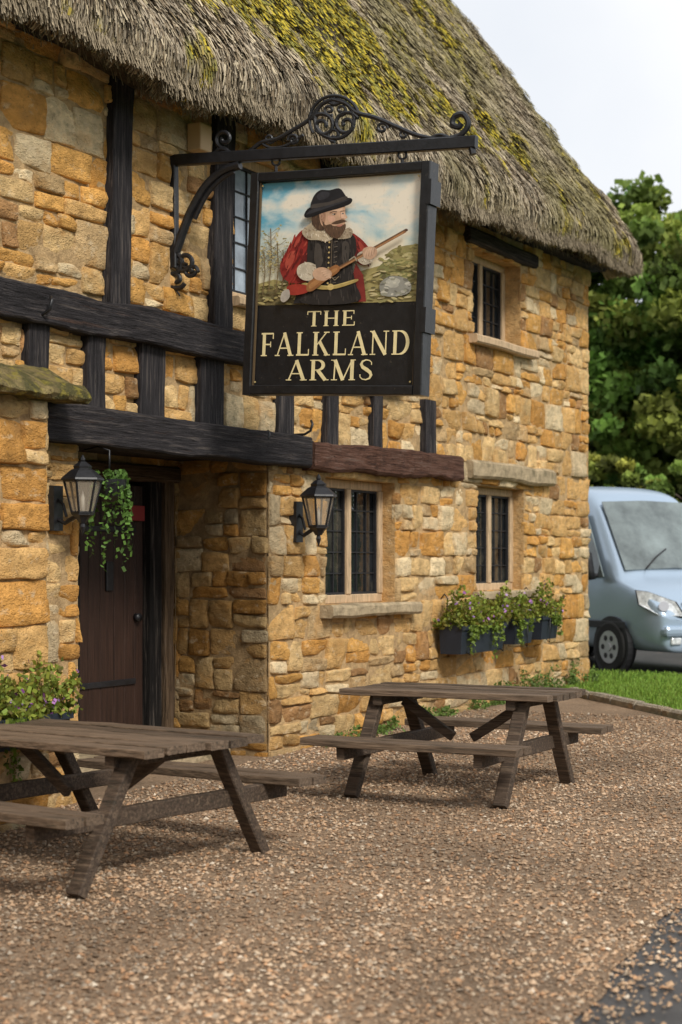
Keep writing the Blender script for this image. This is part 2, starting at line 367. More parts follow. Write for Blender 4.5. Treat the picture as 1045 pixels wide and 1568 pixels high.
# door
A=Acc(); 
x=11.2
while x<12.17:
    w=random.uniform(.14,.2); x2=min(x+w,12.18); v,f=beam_geo(((x+x2)/2,1.0,.08),((x+x2)/2,1.0,2.25),x2-x-.006,.05,.002,.2,.12,side=(1,0,0)); A.add(v,f,(.036,.018,.012)); x=x2
A.make('door_planks',doorm,pub)
for i,z in enumerate((.55,1.85)): box('door_hinge_%d'%i,11.25,12.05,.958,.97,z,z+.05,iron,pub,.004)
v,f=cyl_geo((12.06,.95,1.12),(0,1,0),.035,.05,16); mk('door_handle',v,f,iron,pub,smooth=True)
box('door_knocker_plate',11.62,11.72,.955,.972,1.35,1.6,iron,pub,.01)
box('door_dark_back',10.9,12.64,1.06,1.1,-.1,2.5,blackpaint,pub)
beam('door_post_right',(12.27,.96,.08),(12.27,.96,2.33),.17,.14,tim_v,pub,.006,col=(.014,.012,.011),side=(1,0,0))
beam('door_post_outer',(12.46,.93,.05),(12.46,.93,2.4),.13,.12,tim_v,pub,.01,col=(.13,.085,.05),side=(1,0,0))
beam('door_post_left',(11.1,.96,.08),(11.1,.96,2.33),.17,.14,tim_v,pub,.006,col=(.02,.016,.014),side=(1,0,0))
beam('door_head',(10.95,.94,2.36),(12.6,.94,2.36),.16,.14,tim_h,pub,.008,col=(.1,.065,.04))
box('notice_plate',11.92,12.14,.93,.945,1.95,2.08,plain,pub,.003,col=(.25,.03,.03))
box('alarm_box',11.33,11.5,-.16,-.03,4.86,5.08,plain,pub,.012,col=(.62,.42,.22))
# ---- thatch roof
prof=[(.25,5.32),(-.2,5.22),(-.47,5.13),(-.57,5.2),(-.6,5.36),(-.54,5.55),(-.42,5.73),(-.25,5.97)]
k=14
for i in range(1,k+1): 
    t=i/k; prof.append((-.25+3.45*t, 5.97+ (10.9-5.97)*t))
prof[-1]=(3.2,10.8)
full=prof+[(6.4-y,z) for (y,z) in prof[-2::-1]]
def eoff(x,z):
    return (.2*max(0,min(1,(x-14.5)/6))+.035*math.sin(x*1.1)+.02*math.sin(x*2.7+1))*max(0,1-(z-5.1)/4)
def roofpt(x,y,z):
    p=Vector((x,y,z+eoff(x,z))); q=mn.noise(Vector((x*.9,y*1.1,z*1.1)))*.08+mn.noise(Vector((x*3.5,y*3.5,z*3.5)))*.055
    return p+Vector((0,-.82,.57))*q
rings=[]
for i in range(190):
    x=1.7+19.35*i/189
    rings.append([roofpt(x,y,z) for y,z in full])
v,f=loft(rings); mk('thatch_roof',v,f,thatch,pub,smooth=False)
pf=np.array(prof[2:]); seg=np.linalg.norm(np.diff(pf,axis=0),axis=1); cum=np.r_[0,np.cumsum(seg)]
def mossmask(x,s):
    q=mn.noise(Vector((x*.9,s*.45,3.3)))*.8+.7*mn.noise(Vector((x*2.6,s*1.3,8)))+.5*mn.noise(Vector((x*7,s*4,2)))
    b=math.exp(-((x-13.8)/4.4)**2)*min(1,max(0,(s-.4)/.9))
    return max(0,min(1,(q*1.6+b*1.05-.50)*2.0))
n=150000
X=5.5+R.rand(n)*15.55; S=cum[-1]*R.rand(n)**1.25
sh=np.interp(S,cum,pf[:,0]); szz=np.interp(S,cum,pf[:,1])
S2=np.minimum(S+.05,cum[-1]); S1=np.maximum(S-.05,0)
ty=np.interp(S1,cum,pf[:,0])-np.interp(S2,cum,pf[:,0]); tz=np.interp(S1,cum,pf[:,1])-np.interp(S2,cum,pf[:,1])
tl=np.hypot(ty,tz)+1e-6; ty/=tl;tz/=tl
C=np.zeros((n,3));cols=np.zeros((n,3)); mm=np.zeros(n)
for i in range(n):
    p=roofpt(X[i],sh[i],szz[i]); C[i]=p
    m=mossmask(X[i],S[i]); mm[i]=m; r=R.rand()
    g=np.array((.36,.30,.22)) if r<.42 else (np.array((.23,.175,.115)) if r<.72 else (np.array((.54,.45,.31)) if r<.9 else np.array((.09,.07,.05))))
    g=g*(.95+.45*mn.noise(Vector((X[i]*1.4,S[i]*2,1)))+.3*mn.noise(Vector((X[i]*6,S[i]*3,7))))
    mo=np.array((.42,.325,.04)) if R.rand()<.55 else np.array((.20,.185,.045))
    g2=min(.6,max(0,mn.noise(Vector((X[i]*.8,S[i]*.6,20)))*1.3+.08+max(0,(X[i]-15)*.05)))
    g=g*(1-g2)+np.array((.22,.195,.075))*g2
    cols[i]=g*(1-m)+mo*m*(.6+.7*R.rand())
nrm=np.stack([0*ty,tz*1.0,-ty],1); nrm=np.where((nrm[:,1:2]>0),-nrm,nrm)
dirv=np.stack([(R.rand(n)-.5)*.6,ty,tz],1)+nrm*(R.rand(n,1)*.26-.02)
dirv/=np.linalg.norm(dirv,axis=1)[:,None]
L=.03+.05*R.rand(n,1); w=.0034+.0034*R.rand(n,1)
L*=(1-.5*mm)[:,None]; w*=(1+.8*mm)[:,None]
side=np.stack([np.ones(n),0*ty,0*ty],1)+nrm*(R.rand(n,1)-.5)
C=C+nrm*(.006+.035*R.rand(n,1))
quads('thatch_straw_surface',C,side*w,dirv*L,cols,straw,pub)
n=30000
X=5.5+R.rand(n)*15.6; t=R.rand(n)
Y=-.60+.36*t*R.rand(n); Z=5.12+.15*R.rand(n)
C=np.array([roofpt(a,b,c_+.02*mn.noise(Vector((a*5,0,0)))) for a,b,c_ in zip(X,Y,Z)])
dv=np.stack([(R.rand(n)-.5)*.5,-.45+.4*R.rand(n),-np.ones(n)],1); dv/=np.linalg.norm(dv,axis=1)[:,None]
g=np.array((.31,.25,.17))*(.5+.9*R.rand(n,1))
quads('thatch_eave_fringe',C,np.stack([np.ones(n)*.0045,0*Y,0*Y],1),dv*(.03+.06*R.rand(n,1)),g,straw,pub)
n=16000
S=cum[-1]*R.rand(n); X=21.0+R.rand(n)*.07
Y=np.interp(S,cum,pf[:,0])+R.rand(n)*.35;Z=np.interp(S,cum,pf[:,1])-.02
C=np.array([roofpt(a,b,c_) for a,b,c_ in zip(X,Y,Z)])
dv=np.stack([.5+.5*R.rand(n),-.5+(R.rand(n)-.5)*.5,-.8+(R.rand(n)-.5)*.5],1); dv/=np.linalg.norm(dv,axis=1)[:,None]
g=np.array((.30,.26,.18))*(.6+.8*R.rand(n,1))
quads('thatch_verge_fringe',C,np.stack([0*Y,np.ones(n)*.006,-np.ones(n)*.004],1),dv*(.03+.05*R.rand(n,1)),g,straw,pub)
def hook(name,x,z):
    tube(name,[(x,-.02,z),(x,-.14,z),(x,-.2,z+.03),(x,-.22,z+.09),(x+.03,-.19,z+.12)],.012,iron,pub)
hook('wall_hook_a',9.35,3.3);hook('wall_hook_b',12.3,2.58);hook('wall_hook_c',13.05,2.72)
# ------------------------------------------------------------------ hanging sign
SX=11.15
sign=empty('hanging_pub_sign')
def IA(s,t,x=SX):   # traced bracket drawing (sheet units) -> metres in the bracket's own vertical plane
    q=s-262; y=-q*.00582+q*q*5.16e-7
    return Vector((x,y,1.6+(860-t)*(13.327+.4683*y)/2600))
A=Acc()
def ir(pts,r=.011,n=8):
    rr=[k*1.3 for k in r] if hasattr(r,'__len__') else r*1.3
    v,f=tube_geo([IA(*p) for p in pts],rr,n); A.add(v,f,(.5,)*3)
def spiral(cx,cy,r0,r1,a0,turns,n=26):
    return [(cx+(r0+(r1-r0)*i/n)*math.cos(a0+turns*6.283*i/n),cy+(r0+(r1-r0)*i/n)*math.sin(a0+turns*6.283*i/n)) for i in range(n+1)]
def smooth(pts,n=8):
    o=[]
    P=[pts[0]]+list(pts)+[pts[-1]]
    for i in range(1,len(P)-2):
        for k in range(n):
            t=k/n;a,b,c,d=[np.array(P[i+j],float) for j in (-1,0,1,2)]
            o.append(tuple(.5*((2*b)+(-a+c)*t+(2*a-5*b+4*c-d)*t*t+(-a+3*b-3*c+d)*t**3)))
    o.append(tuple(pts[-1])); return o
v,f=beam_geo(IA(246,247),IA(729,217),.06,.088,.002,.2,.12); A.add(v,f,(.5,)*3)
v,f=beam_geo(IA(246,238)+Vector((0,.05,0)),IA(254,272)+Vector((0,.0,0)),.09,.09,.004); A.add(v,f,(.5,)*3)
v,f=beam_geo(IA(266,240),IA(268,410),.06,.06,.004,side=(1,0,0)); A.add(v,f,(.5,)*3)
ir(smooth([(372,252),(345,262),(318,285),(296,320),(282,352),(270,386)]),.028,8)
ir(smooth([(362,262),(340,276),(318,300),(300,335)]),.014)
ir(spiral(262,405,20,4,-1.2,1.3),.016);ir(spiral(284,400,16,3,2.6,-1.3),.015);ir(spiral(270,428,15,3,.4,1.2),.015);ir(spiral(256,396,11,2,2.0,1.2),.014);ir(spiral(292,414,10,2,.0,1.2),.013)
ir(smooth([(268,395),(255,412),(262,432),(276,452)]),[.02]*8+[.016]*8+[.006]*9);ir(smooth([(270,400),(290,412),(300,408),(306,416)]),.013);ir(smooth([(262,400),(248,408),(243,400),(246,410)]),.012)
ir(spiral(347,212,15,3,1.6,1.3),.012); ir(spiral(347,235,8,2,-1.5,1.2),.009)
ir(smooth([(330,236),(342,228),(365,236),(385,232),(405,218),(430,212),(455,198),(480,182),(498,160),(515,152)]),.013)
ir(smooth([(515,152),(535,158),(552,172),(580,180),(612,194),(640,206),(668,212),(690,211)]),.013)
ir(smooth([(405,218),(420,226),(445,222),(470,206)]),.009); ir(spiral(418,212,8,2,0,1.3),.008)
ir(spiral(455,214,9,2,3.1,1.3),.009); ir(spiral(590,196,9,2,0,-1.3),.009); ir(spiral(622,206,7,2,0,-1.3),.008)
ir(spiral(500,192,20,4,-2.6,1.5),.012);ir(spiral(536,190,20,4,-.5,-1.5),.012)
ir(spiral(518,182,30,30,0,1.0),.012); ir(spiral(518,206,11,3,1.5,1.2),.010); ir(spiral(510,168,9,2,1,1.2),.009);ir(spiral(528,168,9,2,2,-1.2),.009)
ir(spiral(518,184,38,38,2.6,.55),.010)
for a in ((508,146),(518,141),(528,146),(498,152),(540,152)): ir([(518,160),a],[.012,.003])
ir(smooth([(690,212),(706,206),(717,190),(710,175),(697,178),(694,190),(703,194),(707,188)]),.017)
ir(smooth([(690,211),(675,206),(660,212)]),.010)
ir([(722,226),(724,236)],.02)
for s,t0,t1 in ((428,236,262),(620,226,252)):
    ir(spiral(s,(t0+t1)/2-2,6,6,0,1.0,14),.007); ir([(s,t0-6),(s,t0+2)],.012); ir([(s,t1-8),(s,t1+4)],.010)
A.make('iron_bracket',iron,sign)
board=empty('sign_board',(SX,-1.485,3.678),sign); board.rotation_euler=(math.radians(2.7),0,0)
W,H=.755,.842; fw=.072
A=Acc()
for (p,q) in (((0,W-fw/2,-H),(0,W-fw/2,H)),((0,-W+fw/2,-H),(0,-W+fw/2,H))):
    v,f=beam_geo(p,q,fw,.15,.005,.15,.1,side=(0,1,0)); A.add(v,f,(.5,)*3)
for z in (H-fw/2,-H+fw/2):
    v,f=beam_geo((0,-W+fw-.002,z),(0,W-fw+.002,z),.146,fw-.004,.005,.15,.1,side=(1,0,0)); A.add(v,f,(.5,)*3)
for z in (.62,-.30):
    A.add(boxv(-.085,.085,-W-.018,-W+.02,z-.09,z+.09),BOXF,(.5,)*3)
A.make('frame',blackpaint,board)
A=Acc()
for y in (W-fw-.007,-(W-fw-.007)): A.add(boxv(-.046,-.03,y-.006,y+.006,-H+fw,H-fw),BOXF,(.12,.08,.04))
A.make('inner_moulding',plain,board)
box('panel',-.02,.02,-W+fw,W-fw,-H+fw,H-fw,blackpaint,board)
yl=lambda s:.68-(s-405)/243*1.36
zl=lambda t:(433.5-t)*.00475
def bgmat():
    m=bpy.data.materials.new('painted_landscape');m.use_nodes=True;nt=m.node_tree;N=nt.nodes;K=nt.links;P=N['Principled BSDF'];P.inputs['Roughness'].default_value=.5;P.inputs['Specular IOR Level'].default_value=.3
    tc=N.new('ShaderNodeTexCoord')
    n=N.new('ShaderNodeTexNoise');n.inputs['Scale'].default_value=2.1;n.inputs['Detail'].default_value=7;n.inputs['Distortion'].default_value=.3
    mp=N.new('ShaderNodeMapping');mp.inputs['Scale'].default_value=(1,1,1.7);mp.inputs['Location'].default_value=(3.3,.4,.2);K.new(tc.outputs['Object'],mp.inputs[0]);K.new(mp.outputs[0],n.inputs['Vector'])
    sx=N.new('ShaderNodeSeparateXYZ');K.new(tc.outputs['Object'],sx.inputs[0])
    ab=N.new('ShaderNodeMath');ab.operation='MULTIPLY_ADD';K.new(sx.outputs['Y'],ab.inputs[0]);ab.inputs[1].default_value=-.10;ab.inputs[2].default_value=0.02
    ad=N.new('ShaderNodeMath');K.new(n.outputs['Fac'],ad.inputs[0]);K.new(ab.outputs[0],ad.inputs[1])
    r=N.new('ShaderNodeValToRGB');r.color_ramp.elements[0].position=.43;r.color_ramp.elements[0].color=(.13,.38,.50,1);r.color_ramp.elements[1].position=.60;r.color_ramp.elements[1].color=(.82,.74,.60,1)
    e=r.color_ramp.elements.new(.5);e.color=(.48,.60,.60,1)
    K.new(ad.outputs[0],r.inputs[0])
    g=N.new('ShaderNodeMapRange');g.inputs[1].default_value=.12;g.inputs[2].default_value=.42;g.inputs[3].default_value=.75;g.inputs[4].default_value=0;K.new(sx.outputs['Z'],g.inputs[0])
    mx=N.new('ShaderNodeMixRGB');K.new(g.outputs[0],mx.inputs[0]);K.new(r.outputs[0],mx.inputs[1]);mx.inputs[2].default_value=(.74,.63,.40,1)
    n3=N.new('ShaderNodeTexNoise');n3.inputs['Scale'].default_value=40;n3.inputs['Detail'].default_value=4;K.new(tc.outputs['Object'],n3.inputs['Vector'])
    m3=N.new('ShaderNodeMapRange');m3.inputs[1].default_value=.6;m3.inputs[2].default_value=.74;m3.inputs[4].default_value=.22;K.new(n3.outputs['Fac'],m3.inputs[0])
    mz=N.new('ShaderNodeMixRGB');K.new(m3.outputs[0],mz.inputs[0]);K.new(mx.outputs[0],mz.inputs[1]);mz.inputs[2].default_value=(.30,.24,.14,1)
    K.new(mz.outputs[0],P.inputs['Base Color']);return m
def quadYZ(s0,s1,t0,t1,x): return [(x,yl(s0),zl(t1)),(x,yl(s1),zl(t1)),(x,yl(s1),zl(t0)),(x,yl(s0),zl(t0))]
mk('painted_sky',quadYZ(406,647,272,467,-.0215),[(0,3,2,1)],bgmat(),board)
A=Acc(); lay=[0]
def pg(pts,col,sm=True):
    lay[0]+=1; x=-.0225-lay[0]*.00004
    if sm:
        o=[]
        for i in range(1,len(pts)+1):
            for k in range(4):
                t=k/4;a,b,c,d=[np.array(pts[(i+j)%len(pts)],float) for j in (-1,0,1,2)]
                o.append(tuple(.5*((2*b)+(-a+c)*t+(2*a-5*b+4*c-d)*t*t+(-a+3*b-3*c+d)*t**3)))
        pts=o
    A.add([(x,yl(s),zl(t)) for s,t in pts],[tuple(range(len(pts)))],col)
def ln(pts,w,col):
    for (a,b) in zip(pts[:-1],pts[1:]):
        d=np.array(b,float)-np.array(a,float); l=np.hypot(*d)+1e-6; nn=np.array((-d[1],d[0]))/l*w/2; a=np.array(a);b=np.array(b)
        pg([tuple(a+nn),tuple(b+nn),tuple(b-nn),tuple(a-nn)],col,False)
ell=lambda cx,cy,rx,ry,an=0,n=14:[(cx+rx*math.cos(6.283*i/n)*math.cos(an)-ry*math.sin(6.283*i/n)*math.sin(an),cy+rx*math.cos(6.283*i/n)*math.sin(an)+ry*math.sin(6.283*i/n)*math.cos(an)) for i in range(n)]
rs=random.Random(4)
def inside(p,poly):
    c=False
    for i in range(len(poly)):
        (x1,y1),(x2,y2)=poly[i],poly[i-1]
        if (y1>p[1])!=(y2>p[1]) and p[0]<(x2-x1)*(p[1]-y1)/(y2-y1)+x1: c=not c
    return c
def dabs(poly,n,cols,rx=3,ry=1.3,an=0,spread=.6):
    xs=[p[0] for p in poly];ys=[p[1] for p in poly]; k=0;it=0
    while k<n and it<n*20:
        it+=1; p=(rs.uniform(min(xs),max(xs)),rs.uniform(min(ys),max(ys)))
        if inside(p,poly): pg(ell(p[0],p[1],rx*rs.uniform(.5,1.2),ry*rs.uniform(.5,1.2),an+rs.uniform(-spread,spread),6),rs.choice(cols)); k+=1
# landscape
pg([(406,432),(430,426),(470,436),(520,430),(560,418),(600,408),(647,400),(647,467),(406,467)],(.34,.28,.11),False)
pg([(406,448),(440,440),(480,450),(480,467),(406,467)],(.18,.14,.06),False)
pg([(585,420),(600,402),(620,396),(646,398),(646,430),(610,436)],(.22,.21,.08))
pg([(600,394),(612,384),(640,380),(646,384),(646,404),(612,402)],(.30,.25,.10))
dabs([(590,402),(604,388),(618,380),(645,380),(645,430),(600,425)],90,[(.36,.31,.12),(.20,.17,.06),(.28,.25,.09),(.44,.38,.18)],4,2)
dabs([(407,430),(470,434),(560,420),(646,410),(646,466),(407,466)],240,[(.42,.34,.14),(.18,.15,.06),(.28,.25,.10),(.50,.42,.22),(.13,.11,.05)],6,1.8,0,.4)
pg([(592,440),(606,428),(625,430),(638,442),(632,456),(600,458)],(.26,.25,.21)); pg([(600,436),(612,430),(622,436),(610,446)],(.42,.40,.33))
dabs([(592,440),(606,428),(625,430),(638,442),(632,456),(600,458)],30,[(.38,.36,.30),(.16,.15,.12),(.28,.27,.2),(.5,.47,.38)],4,2)
for bx,by,hh in ((424,445,100),(415,450,70),(445,440,60),(436,448,80)):
    ln([(bx,by),(bx+2,by-hh*.5),(bx-1,by-hh)],1.6,(.17,.12,.06))
    for k in range(9):
        y0=by-hh*(.4+.065*k); sgn=(-1)**k; x1=bx+sgn*rs.uniform(7,16); x1=max(411,x1); ln([(bx,y0),(x1,y0-rs.uniform(6,14))],.7,(.20,.15,.08))
        for j in range(4): pg(ell(max(409,x1+rs.uniform(-4,4)),y0-8+rs.uniform(-5,5),rs.uniform(1,2.2),rs.uniform(.7,1.5),0,5),rs.choice([(.38,.31,.13),(.48,.40,.2),(.26,.22,.09)]))
# figure
DK=(.026,.022,.020)
pg([(470,445),(486,440),(560,440),(572,450),(574,466),(464,466)],(.02,.018,.018),False)
pg([(556,405),(568,425),(572,450),(574,466),(560,466),(552,430)],(.20,.028,.022),False)
SL=[(476,350),(462,363),(450,384),(441,404),(446,424),(464,434),(486,430),(494,405),(492,368)]
pg(SL,(.25,.025,.02))
dabs(SL,80,[(.34,.04,.028),(.13,.014,.012),(.27,.026,.02),(.19,.02,.017)],8,1.5,1.9,.3)
pg([(484,378),(474,398),(470,412),(480,414),(490,402),(492,380)],(.10,.012,.011)); pg([(455,386),(449,402),(453,412),(461,402),(465,384)],(.40,.07,.045)); pg([(474,356),(464,368),(462,378),(472,368)],(.38,.06,.04))
dabs([(448,384),(462,364),(478,356),(490,372),(480,400),(452,420)],30,[(.42,.08,.05),(.12,.014,.012)],5,.8,1.9,.3)
SR=[(546,360),(562,368),(576,384),(584,396),(574,410),(556,402)]
pg(SR,(.23,.025,.02)); dabs(SR,24,[(.32,.04,.03),(.12,.014,.012)],5,1.1,1.0,.3); pg([(560,372),(570,384),(574,392),(564,388)],(.38,.06,.04)); pg([(554,378),(562,392),(568,402),(558,400)],(.10,.012,.011))
DB=[(486,360),(510,356),(548,360),(557,382),(552,408),(557,436),(562,466),(478,466),(487,436),(483,400)]
pg(DB,DK); dabs(DB,110,[(.045,.037,.032),(.015,.013,.012),(.055,.046,.040),(.028,.022,.02)],8,1.1,1.5,.15)
pg([(496,374),(504,378),(507,404),(500,412),(494,396)],(.065,.054,.045)); pg([(536,374),(546,376),(546,400),(538,406)],(.065,.054,.045)); dabs([(494,374),(546,374),(548,430),(494,430)],30,[(.08,.068,.056),(.02,.017,.015)],6,.7,1.5,.2)
ln([(520,366),(521,440)],1.4,(.12,.09,.06))
for k in range(9): pg(ell(516.5,372+k*8,1.5,1.5,0,6),(.50,.36,.15))
for k in range(9): ln([(524,372+k*8),(529,371+k*8)],1.0,(.16,.13,.1))
pg([(482,434),(520,440),(558,431),(558,436),(520,446),(481,440)],(.42,.30,.10));pg(ell(521,442,5,5,0,8),(.52,.38,.14)); ln([(484,436),(520,441.5),(556,433)],.8,(.62,.48,.18))
CO=[(474,354),(484,343),(498,339),(514,358),(522,366),(512,371),(500,368),(484,366)]
CO2=[(526,366),(538,354),(546,351),(551,357),(548,366),(536,368)]
pg(CO,(.46,.37,.25)); pg(CO2,(.40,.31,.21))
dabs(CO,60,[(.60,.50,.36),(.32,.23,.15),(.66,.57,.43),(.42,.33,.22)],2.4,.8,.9,.9); dabs(CO2,24,[(.54,.45,.32),(.28,.2,.13)],2.2,.7,.8,.9)
# hair, neck, face, beard
HR=[(491,322),(504,320),(508,338),(508,352),(497,351),(489,339)]
pg(HR,(.075,.042,.026)); dabs(HR,18,[(.12,.07,.04),(.045,.026,.016)],3,.7,1.4,.2)
pg([(501,316),(516,312),(535,311),(538.5,319),(539,328),(542.5,335),(539,338.5),(539,348),(528,355),(512,351),(502,340)],(.54,.33,.21))
pg([(501,318),(507,318),(510,332),(508,344),(503,339)],(.36,.20,.125))
pg([(519,315),(534,313),(534,323),(526,325),(518,323)],(.64,.42,.28)); pg([(513,331),(522,332),(524,339),(515,340)],(.62,.36,.25))
pg([(533,323),(537,325),(541.5,335),(538,336.5),(533,334)],(.64,.41,.28)); ln([(532,325),(532.5,335)],.9,(.40,.22,.15))
BD=[(505,338),(510,345),(517,344),(522,347),(533,347.5),(540,345),(540,353),(534,363),(527,367),(516,361),(508,351)]
pg(BD,(.105,.058,.034)); dabs(BD,26,[(.17,.10,.06),(.06,.035,.022)],3,.6,1.5,.25)
pg([(519,343.5),(526,339.5),(535,338),(542,341),(535,343),(527,344.5)],(.09,.05,.03));pg([(527,346.3),(536,345.3),(534,348.2),(529,348.6)],(.46,.2,.14))
ln([(516,327),(521,324.5),(527,325.5)],1.1,(.12,.065,.04));ln([(532,325),(538,324.5)],1.0,(.12,.065,.04));pg(ell(522.3,329,2.6,1.1,0,8),(.50,.42,.35));pg(ell(523.2,329,1.2,1.2,0,8),(.04,.03,.02));pg(ell(535.2,328.5,1.6,1.0,0,8),(.48,.4,.33));pg(ell(535.8,328.5,1.0,1.1,0,8),(.04,.03,.02));ln([(519,327.6),(526,327.9)],.6,(.2,.11,.07));ln([(538,337),(533,337)],.9,(.36,.19,.12))
pg(ell(504,331,2.6,4.4,0,8),(.48,.28,.18)); pg(ell(504,331,1.2,2.6,0,8),(.34,.18,.115))
# hat
pg([(477,327),(484,317),(505,312),(530,306),(545,305),(549,309),(545,315),(530,320),(508,325),(490,331),(480,332)],(.012,.011,.012));pg([(488,318),(490,300),(500,290),(514,291),(528,289),(536,297),(540,309),(520,316)],(.017,.016,.018))
pg([(480,327),(488,320),(508,316),(532,309),(545,307),(530,313),(508,320),(490,325)],(.035,.034,.038))
pg([(489,312),(515,309),(538,302),(540,307),(516,314),(489,318)],(.06,.05,.043));pg([(495,299),(503,293),(514,295),(512,302),(500,306)],(.036,.035,.04))
# cuffs, musket, hands
CF=[(471,408),(484,402),(497,407),(499,420),(491,431),(478,429),(470,420)]
pg(CF,(.50,.43,.32)); dabs(CF,36,[(.64,.57,.45),(.34,.27,.19),(.52,.45,.34)],2.8,.8,.9,.7)
CF2=[(560,393),(572,387),(584,392),(584,404),(572,410),(562,404)]
pg(CF2,(.46,.39,.29)); dabs(CF2,24,[(.60,.53,.42),(.32,.25,.17)],2.4,.8,.9,.7)
pg([(455,440),(470,436),(488,440),(486,450),(462,453)],(.30,.035,.022));pg([(448,448),(458,444),(460,456),(452,464),(446,460)],(.42,.37,.31))
ln([(629,360.5),(500,432)],5.0,(.27,.12,.05)); ln([(630,357.8),(520,418.5)],1.7,(.12,.065,.035)); ln([(626,363),(520,422)],.9,(.46,.25,.11))
pg([(528,408),(534,418),(512,434),(496,447),(486,447),(488,434),(506,422)],(.29,.125,.045));pg([(526,414),(530,417),(506,434),(492,444),(490,437),(508,425)],(.40,.19,.07))
pg(ell(630,359.5,2.6,2.2,0,8),(.10,.05,.03)); ln([(548,402),(556,396),(560,404)],1.6,(.36,.31,.22)); ln([(520,424),(528,432),(534,426)],1.2,(.26,.2,.12))
pg([(497,414),(508,411),(520,416),(523,424),(514,432),(500,430),(494,422)],(.54,.34,.22))
for k in range(4): ln([(507+k*2.4,418+k*3.0),(514+k*1.6,416.5+k*3.1),(520+k*.6,419+k*3.2)],2.3,(.64,.42,.28)); ln([(508+k*2.4,419.8+k*3.0),(519+k*.6,420.6+k*3.2)],.6,(.34,.18,.11))
pg([(568,386),(578,382),(588,386),(588,396),(580,402),(570,398)],(.54,.34,.22))
for k in range(4): ln([(571+k*3.8,399-k*1.4),(572+k*3.7,391-k*1.4),(575+k*3.3,386-k*.8)],2.5,(.64,.42,.28)); ln([(573+k*3.8,398-k*1.4),(575.3+k*3.4,388-k*1.2)],.6,(.34,.18,.11))
A.make('painted_cavalier',paintm,board)
# lettering
GL={'T':(.82,[(.41,0,.41,1,.17),(.02,.965,.80,.965,.07),(.03,.98,.03,.76,.05),(.79,.98,.79,.76,.05),(.25,.02,.57,.02,.045)]),
'H':(.98,[(.20,0,.20,1,.17),(.78,0,.78,1,.17),(.2,.51,.78,.51,.06)]+[(x-.15,y,x+.15,y,.045) for x in(.2,.78) for y in (.02,.98)]),
'E':(.80,[(.20,0,.20,1,.17),(.05,.965,.72,.965,.07),(.05,.035,.76,.035,.07),(.2,.52,.58,.52,.06),(.71,.98,.71,.76,.05),(.75,.02,.75,.26,.05),(.58,.4,.58,.64,.045)]),
'F':(.74,[(.20,0,.20,1,.17),(.05,.965,.70,.965,.07),(.2,.50,.56,.50,.06),(.69,.98,.69,.74,.05),(.56,.38,.56,.62,.045),(.04,.02,.37,.02,.045)]),
'L':(.78,[(.20,0,.20,1,.17),(.05,.035,.72,.035,.07),(.71,.02,.71,.28,.05),(.04,.98,.37,.98,.045)]),
'A':(.98,[(.10,0,.47,1,.065),(.46,1,.83,0,.17),(.22,.33,.66,.33,.055),(-.03,.02,.24,.02,.045),(.66,.02,.99,.02,.045)]),
'K':(.98,[(.20,0,.20,1,.17),(.24,.42,.76,.98,.065),(.40,.60,.82,0,.17),(.04,.02,.37,.02,.045),(.04,.98,.37,.98,.045),(.62,.98,.92,.98,.045),(.66,.02,.98,.02,.045)]),
'N':(1.0,[(.16,0,.16,1,.065),(.14,1,.82,0,.18),(.83,0,.83,1,.065),(.02,.02,.31,.02,.045),(.0,.98,.2,.98,.045),(.69,.98,.98,.98,.045)]),
'M':(1.2,[(.16,0,.19,1,.065),(.18,1,.58,0,.17),(.58,0,.99,1,.06),(1.0,0,1.0,1,.17),(.02,.02,.31,.02,.045),(.0,.98,.2,.98,.045),(.85,.02,1.16,.02,.045),(.95,.98,1.16,.98,.045)]),
'D':(1.0,[(.20,0,.20,1,.17),(.04,.02,.5,.02,.05),(.04,.98,.5,.98,.05)]),
'R':(.95,[(.20,0,.20,1,.17),(.04,.02,.37,.02,.045),(.04,.98,.45,.98,.05),(.2,.50,.45,.50,.05),(.42,.5,.80,0,.17),(.68,.02,.96,.02,.045)]),
'S':(.72,[])}
def arcs(ch):
    o=[]
    if ch=='D': o=[(.44+.40*math.sin(a),.5+.475*math.cos(a),.06+.12*abs(math.sin(a))) for a in np.linspace(0,math.pi,15)]
    if ch=='R': o=[(.42+.26*math.sin(a),.74+.235*math.cos(a),.05+.12*abs(math.sin(a))) for a in np.linspace(0,math.pi,12)]
    if ch=='S': o=[(.60,.74,.05),(.60,.86,.04),(.50,.95,.05),(.34,.98,.06),(.18,.91,.09),(.12,.77,.13),(.20,.63,.16),(.38,.51,.18),(.54,.38,.16),(.60,.24,.13),(.53,.09,.09),(.36,.02,.06),(.19,.05,.05),(.09,.15,.04),(.08,.28,.05)]
    return o
A=Acc();lay=[0]
CR=(.80,.67,.36)
def text(st,s0,s1,t0,t1):
    h=t1-t0; tot=sum(GL[c][0] for c in st)+.10*(len(st)-1); kx=(s1-s0)/tot; x=s0
    for c in st:
        for (a,b,cc,d,w) in GL[c][1]: 
            P0=(x+a*kx,t1-b*h);P1=(x+cc*kx,t1-d*h); ln([P0,P1],w*(h if abs(d-b)<.1 else kx),CR)
        ar=arcs(c)
        if ar:
            L=[];Rr=[]
            for i,(a,b,w) in enumerate(ar):
                p=ar[max(i-1,0)];q=ar[min(i+1,len(ar)-1)]; dx=(q[0]-p[0]);dy=(q[1]-p[1]);l=math.hypot(dx,dy)
                L.append((x+(a-dy/l*w/2)*kx,t1-(b+dx/l*w/2)*h));Rr.append((x+(a+dy/l*w/2)*kx,t1-(b-dx/l*w/2)*h))
            for i in range(len(L)-1): pg([L[i],L[i+1],Rr[i+1],Rr[i]],CR,False)
        x+=(GL[c][0]+.10)*kx
